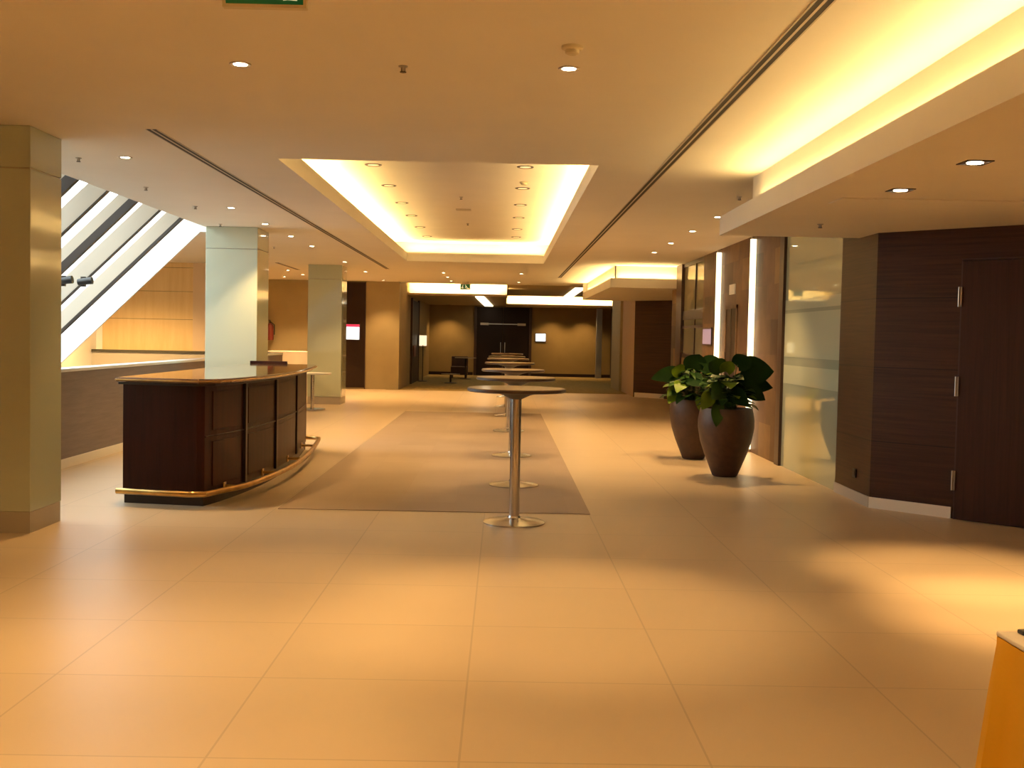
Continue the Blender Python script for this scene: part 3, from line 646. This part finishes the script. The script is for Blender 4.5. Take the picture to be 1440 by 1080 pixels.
# ------------------------------------------------------------------ bar counter
bar = thing('bar_counter', 'dark mahogany bar counter with brass foot rail at the left', 'bar counter', (-2.9, 11.5, 0))
def frontx(y):      # gently bowed front
    t = (y-9.25)/(13.9-9.25)
    return -2.55 + .21*math.sin(math.pi*min(max(t, 0), 1)**.8) + .02*t
ys = [9.25+i*(13.9-9.25)/24 for i in range(25)]
def outline(off, ynear, yfar, xl):
    pts = [(xl, ynear-off+.11)]
    pts += [(-2.62+off*.4, 9.25-off)]
    pts += [(frontx(y)+off, y) for y in ys if ynear <= y]
    pts += [(frontx(13.9)+off*.6, yfar+off)]
    pts += [(xl, yfar+off)]
    return pts
body = outline(0, 9.25, 13.95, -3.29)
loc(MB().prism(body, .10, 1.04), bar).build('body', M['bar_wood'], bar, bevel=.004)
loc(MB().prism(outline(-.012, 9.25, 13.95, -3.28), 0, .10), bar).build('plinth', M['bar_dark'], bar)
top = outline(.13, 9.25, 13.95, -3.31)
loc(MB().prism(top, 1.062, 1.102), bar).build('counter_top', M['bar_top'], bar, bevel=.012)
loc(MB().prism(outline(.09, 9.25, 13.95, -3.30), 1.040, 1.062), bar).build('top_moulding', M['bar_dark'], bar, bevel=.004)
edge = [(a, b, 1.082) for a, b in outline(.137, 9.25, 13.95, -3.31)]
loc(MB().tube(edge[:-1], .007, 8), bar).build('brass_edge', M['brass'], bar, smooth=True)
for y in (10.05, 11.1, 12.5):
    x = frontx(y); loc(MB().cbox((x+.008, y, .57), .03, .07, .93), bar).build('pilaster', M['bar_dark'], bar, bevel=.004)
gp = [(frontx(y)+.006, y, .60) for y in ys]
loc(MB().tube(gp, .008, 6), bar).build('mid_rail', M['bar_wood'], bar)
gb = [(frontx(y)+.004, y, .14) for y in ys]
# inset front panels
for (a, b) in ((9.32, 10.0), (10.10, 11.05), (11.15, 12.45), (12.55, 13.6)):
    for (z0, z1) in ((.16, .55), (.65, .99)):
        k = MB(); n = 6; v = []
        for i in range(n+1):
            y = a+.05+(b-a-.1)*i/n
            for z in (z0, z1): v.append((frontx(y)+.005, y, z))
        for i in range(n+1):
            y = a+.05+(b-a-.1)*i/n
            for z in (z0, z1): v.append((frontx(y)-.005, y, z))
        m2 = 2*(n+1); f = []
        for i in range(n):
            f.append((2*i, 2*i+1, 2*i+3, 2*i+2)); f.append((m2+2*i, m2+2*i+2, m2+2*i+3, m2+2*i+1))
            f.append((2*i, 2*i+2, m2+2*i+2, m2+2*i)); f.append((2*i+1, m2+2*i+1, m2+2*i+3, 2*i+3))
        f += [(0, m2, m2+1, 1), (2*n, 2*n+1, m2+2*n+1, m2+2*n)]
        loc(k.add(v, f), bar).build('front_panel', M['bar_wood'], bar, bevel=.003)
# foot rail
rail = [(-3.28, 9.19, .13), (-3.0, 9.13, .13), (-2.62, 9.05, .13), (-2.50, 9.07, .13)]
rail += [(frontx(y)+.17, y, .13) for y in ys[2:]]
xe = frontx(13.9)+.17
rail += [(xe-.03, 14.10, .13), (xe-.12, 14.2, .13), (xe-.30, 14.22, .13), (xe-.55, 14.2, .13)]
fr = loc(MB().tube(rail, .026, 14), bar).build('foot_rail', M['brass'], bar, smooth=True)
for y in (9.6, 10.6, 11.8, 13.2):
    x = frontx(y); loc(MB().tube([(x-.01, y, .13), (x+.17, y, .13)], .014, 10).cbox((x+.004, y, .13), .012, .07, .07), bar).build('rail_bracket', M['brass'], bar)
loc(MB().box(-3.30, -2.82, 14.09, 14.15, 0.0, 1.135), bar).build('end_panel', M['bar_wood'], bar, bevel=.004)

# ------------------------------------------------------------------ high round tables
tb = thing('high_table', 'chrome high table nearest the camera on the tiles before the rug', 'table', (.12, 8.71, 0), group='row of chrome high tables')
MB().lathe([(.252, 0), (.252, .010), (.235, .018), (.10, .032), (.055, .045), (.048, .06)], 56).build('base', M['chrome'], tb, smooth=True)
MB().lathe([(.043, .04), (.043, 1.03)], 36).build('pole', M['chrome'], tb, smooth=True)
MB().lathe([(.045, 1.01), (.12, 1.045), (.20, 1.062), (.20, 1.068)], 40).build('top_bracket', M['steel_dark'], tb, smooth=True)
MB().lathe([(.385, 1.068), (.40, 1.075), (.40, 1.092), (.395, 1.097)], 64).build('table_top', [M['table_edge']], tb, smooth=True)
MB().lathe([(.394, 1.0972), (.390, 1.101)], 64).build('table_surface', M['table_top'], tb)
for i, (x, y) in enumerate(((.14, 10.89), (.14, 13.6), (.12, 17.2), (.11, 20.5), (.10, 23.3), (.12, 27.1))):
    t = copy_tree(tb); t.location = (x, y, .006 if y < 21 else 0); t.rotation_euler.z = .5*i
    t['label'] = 'chrome high table in the central row, ' + ['second', 'third', 'fourth', 'fifth', 'sixth', 'farthest, seventh'][i] + ' from the camera'
# pair of tables in far hall
for (x, y, z, lab) in ((-1.3, 38.0, .76, 'round table with chair by the golden wall left of the dark doors'), (-1.65, 34.5, .30, 'low round side table in the dim far hall')):
    t = thing('round_table', lab, 'table', (x, y, 0))
    R_ = .38 if z > .5 else .30
    MB().lathe([(.2, 0), (.2, .015), (.03, .03)], 24).build('base', M['steel_dark'], t)
    MB().lathe([(.03, .03), (.03, z-.02)], 16).build('pole', M['steel_dark'], t)
    MB().lathe([(R_, z-.02), (R_, z)], 36).build('table_top', M['table_top'], t)
ch = thing('armchair', 'low dark brown armchair beside the round table in the far hall', 'chair', (-1.55, 38.9, 0))
MB().box(-.3, .3, -.3, .3, .12, .42).build('seat', M['chair_brown'], ch, bevel=.03)
MB().box(-.3, .3, .3, .42, .3, .78).build('backrest', M['chair_brown'], ch, bevel=.03)
for sx in (-1, 1):
    for sy in (-1, 1): MB().cbox((sx*.25, sy*.25, .06), .04, .04, .12).build('leg', M['steel_dark'], ch)
# white round table and draped buffet behind the bar
t = thing('cafe_table', 'white topped round table beside the farthest green column', 'table', (-3.75, 21.3, 0))
MB().lathe([(.26, 0), (.26, .02), (.04, .035)], 32).build('base', M['chrome'], t, smooth=True)
MB().lathe([(.035, .03), (.035, .70)], 20).build('pole', M['chrome'], t, smooth=True)
MB().lathe([(.36, .70), (.37, .71), (.37, .73)], 48).build('table_top', M['cap'], t)
t = thing('buffet_table', 'buffet table under a pale cloth against the far beige wall', 'table', (-5.1, 27.3, 0))
MB().box(-.85, .75, -.3, .3, .98, 1.03).build('table_top', M['frame_dark'], t)
for sx in (-.8, .7):
    for sy in (-.25, .25): MB().cbox((sx, sy, .49), .06, .06, .98).build('leg', M['frame_dark'], t)
def pleats(x0, x1, y0, y1, z0, z1, amp, n, flare=0.0):
    """closed pleated skirt around a rectangle"""
    pts = []
    per = [((x0, y0), (x1, y0), (0, -1)), ((x1, y0), (x1, y1), (1, 0)), ((x1, y1), (x0, y1), (0, 1)), ((x0, y1), (x0, y0), (-1, 0))]
    k = 0
    for (a, b, nn) in per:
        L = math.hypot(b[0]-a[0], b[1]-a[1]); m_ = max(8, int(L*n))
        pts.append((a[0], a[1], nn[0]+nn[1], nn[1]-nn[0], 0.0))
        for i in range(m_):
            t_ = (i+.5)/m_; o_ = amp*(math.sin(k*.9)+.5*math.sin(k*2.1+1))/1.5
            pts.append((a[0]+(b[0]-a[0])*t_, a[1]+(b[1]-a[1])*t_, nn[0], nn[1], o_)); k += 1
    rows = [(z1, 0.0, 0.0), (z1-.02, .15, .0), (z1-.2*(z1-z0), .6, .2*flare), ((z0+z1)/2, 1.0, .5*flare), (z0, 1.3, flare)]
    v = []; f = []; N = len(pts)
    for (z, am, fl) in rows:
        for (x, y, a, b, o_) in pts: v.append((x+a*(o_*am+fl), y+b*(o_*am+fl), z))
    for r in range(len(rows)-1):
        for i in range(N):
            j = (i+1) % N; f.append((r*N+i, r*N+j, (r+1)*N+j, (r+1)*N+i))
    f.append(tuple(range(N)))
    return MB().add(v, f)
k = tag(pleats(-5.90, -4.38, 26.98, 27.62, .12, 1.045, .015, 14).build('tablecloth', M['cloth_white'], smooth=True), 'pale pinkish cloth draped over the buffet table at the far left', 'tablecloth')
e = thing('fire_extinguisher', 'red fire extinguisher on the far beige wall beside the green column', 'fire extinguisher', (-6.38, 29.55, 1.3))
MB().lathe([(.09, 0), (.10, .02), (.10, .38), (.07, .44), (.03, .47)], 24).build('cylinder', M['red'], e, smooth=True)
MB().lathe([(.025, .47), (.025, .52)], 12).cbox((0, -.04, .54), .03, .16, .03).build('valve', M['steel_dark'], e)
MB().tube([(.02, -.03, .5), (.13, -.05, .42), (.13, -.05, .15)], .014, 8).build('hose', M['black'], e)
MB().cbox((0, .12, .3), .08, .06, .05).build('bracket', M['steel_dark'], e)

# skirted table at bottom right
t = thing('skirted_table', 'table with a yellow pleated skirt cut off at the bottom right corner', 'table', (1.9, 1.9, 0))
MB().box(-.54, .9, -1.2, .90, .70, .735).build('table_top', M['frame_dark'], t)
for sx in (-.45, .8):
    for sy in (-1.1, .8): MB().cbox((sx, sy, .35), .05, .05, .70).build('leg', M['steel_dark'], t)
x0, x1, y0, y1 = 1.335, 2.85, .65, 2.83
sk = pleats(x0, x1, y0, y1, .012, .737, .030, 30, flare=.06)
tag(sk.build('table_skirt', M['cloth_yellow'], smooth=True), 'orange yellow pleated skirt hanging from the corner table', 'cloth')
tag(MB().box(x0-.002, x1+.002, y0-.002, y1+.002, .739, .752).build('tablecloth', M['cloth_white'], bevel=.004), 'pale cloth lying flat on the yellow skirted table', 'tablecloth')
tag(MB().cbox((1.415, 2.80, .758), .07, .03, .012, .1).build('pen_case', M['black'], bevel=.004), 'small black object on the edge of the yellow skirted table', 'small object')

# ------------------------------------------------------------------ planters
def leaf(mb, base, direction, up, L, Wd, droop, cup=.15, notch=.12):
    d = Vector(direction).normalized(); s = d.cross(Vector(up))
    if s.length < 1e-3: s = Vector((1, 0, 0))
    s.normalize(); n = s.cross(d).normalized()
    base = Vector(base); rows = 8; v = []; f = []
    for i in range(rows+1):
        t_ = i/rows
        w = Wd*.5*(math.sin(math.pi*min(1, (t_*.92+.08))**.75))**.8 if t_ < 1 else 0.002
        w = max(w, .003)
        c0 = base + d*(L*(t_-.0)) - Vector((0, 0, 1))*droop*L*t_*t_
        bk = -notch*L*(1-t_)**3
        v.append(c0 + s*w + n*cup*w + d*bk); v.append(c0 + s*w*.5 + n*cup*w*.3 + d*bk*.4); v.append(c0); v.append(c0 - s*w*.5 + n*cup*w*.3 + d*bk*.4); v.append(c0 - s*w + n*cup*w + d*bk)
    for i in range(rows):
        for k_ in range(4): f.append((i*5+k_, i*5+k_+1, (i+1)*5+k_+1, (i+1)*5+k_))
    mb.add(v, f)
def planter(loc_, label, seed, foliage, rad, hgt, big, light_bias):
    rnd = random.Random(seed)
    o = thing('potted_plant', label, 'potted plant', (*loc_, 0), group='pair of planters by the stone wall')
    MB().lathe([(.125, 0), (.14, .012), (.175, .10), (.235, .25), (.285, .40), (.312, .55), (.312, .64), (.298, .72), (.285, .765), (.262, .765), (.258, .70), (.24, .67), (.02, .67)], 56).build('pot', M['pot'], o, smooth=True)
    MB().lathe([(.255, .69), (.18, .72), (.02, .73)], 32).build('soil', M['soil'], o)
    fm, st = MB(), MB()
    for i in range(foliage):
        az = rnd.uniform(0, 2*math.pi); el = rnd.uniform(-.02, 1.35); rr = rnd.uniform(.55, 1.0)
        c_ = Vector((math.cos(az)*math.cos(el)*rad*rr, math.sin(az)*math.cos(el)*rad*rr, .80+math.sin(el)*hgt*rr))
        out = Vector((math.cos(az), math.sin(az), rnd.uniform(-.15, .5)))
        L = rnd.uniform(.10, .18); fm.cur = 1 if rnd.random() < light_bias else (2 if rnd.random() < .35 else 0)
        leaf(fm, c_, out, (rnd.uniform(-.4, .4), rnd.uniform(-.6, .1), 1), L, L*rnd.uniform(.6, .85), rnd.uniform(.2, .55))
        if i % 2 == 0:
            st.cur = 0; a0 = Vector((math.cos(az)*.08, math.sin(az)*.08, .71)); mid = (a0+c_)*.5+Vector((0, 0, .08))
            st.tube([a0, mid, c_], [.005, .004, .003], 6)
    for (p, dr, up, L, Wd, dp, mt) in big:
        fm.cur = mt; leaf(fm, p, dr, up, L, Wd, dp, cup=.1, notch=.18)
        a0 = Vector((p[0]*.15, p[1]*.15, .71)); st.tube([a0, (a0+Vector(p))*.5+Vector((0, 0, .06)), Vector(p)], [.008, .006, .004], 6)
    fm.build('foliage', [M['leaf'], M['leaf_light'], M['leaf_dark']], o, smooth=True)
    st.build('stems', M['stem'], o)
    return o
# near pot (pixel size at 12 m: 126 px per metre)
UC = (0, -1, .25)
planter((2.52, 12.0), 'brown tapered planter with leafy plant, nearer the camera', 5, 150, .25, .38,
        [((.14, -.05, 1.18), (1, -.15, .12), UC, .36, .34, .1, 2), ((.12, -.02, 1.06), (1, -.1, .0), UC, .38, .24, .15, 2), ((.18, -.12, 1.0), (.9, -.2, -.45), UC, .24, .19, .1, 2),
         ((.10, -.05, 1.25), (.5, -.1, .5), UC, .20, .22, .3, 2), ((-.10, -.1, 1.20), (-.5, -.2, .6), UC, .22, .22, .4, 0),
         ((-.14, -.24, .80), (-.15, -.35, -.9), UC, .22, .15, .1, 0), ((-.22, -.2, .92), (-.5, -.5, -.5), UC, .20, .17, .2, 1), ((-.02, -.2, 1.05), (-.1, -.8, .3), (0, 0, 1), .22, .2, .6, 1),
         ((-.05, -.15, 1.18), (.1, -.3, .6), UC, .2, .17, .3, 1), ((.0, -.2, .95), (.6, -.5, -.3), UC, .24, .2, .2, 2), ((-.1, -.2, 1.0), (-.4, -.5, -.2), UC, .24, .2, .2, 0)], .16)
planter((2.47, 13.72), 'brown tapered planter with leafy plant, farther and left', 11, 170, .33, .38,
        [((-.24, -.1, 1.10), (-1, -.2, -.08), UC, .36, .20, .15, 2), ((-.05, -.1, 1.16), (.2, -.2, .8), UC, .28, .30, .3, 2), ((.08, -.15, 1.18), (.9, -.2, .3), UC, .30, .28, .2, 2),
         ((-.26, -.15, .90), (-.5, -.5, -.6), UC, .22, .18, .2, 1), ((-.18, -.2, .98), (-.4, -.7, 0), (0, -.6, 1), .24, .2, .5, 1), ((-.2, -.1, 1.10), (-.5, -.4, .5), UC, .22, .2, .4, 1), ((.02, -.3, .80), (.1, -.4, -.9), (0, -1, 0), .2, .15, .1, 1),
         ((-.1, -.25, 1.05), (.2, -.5, -.1), UC, .26, .22, .2, 2)], .18)
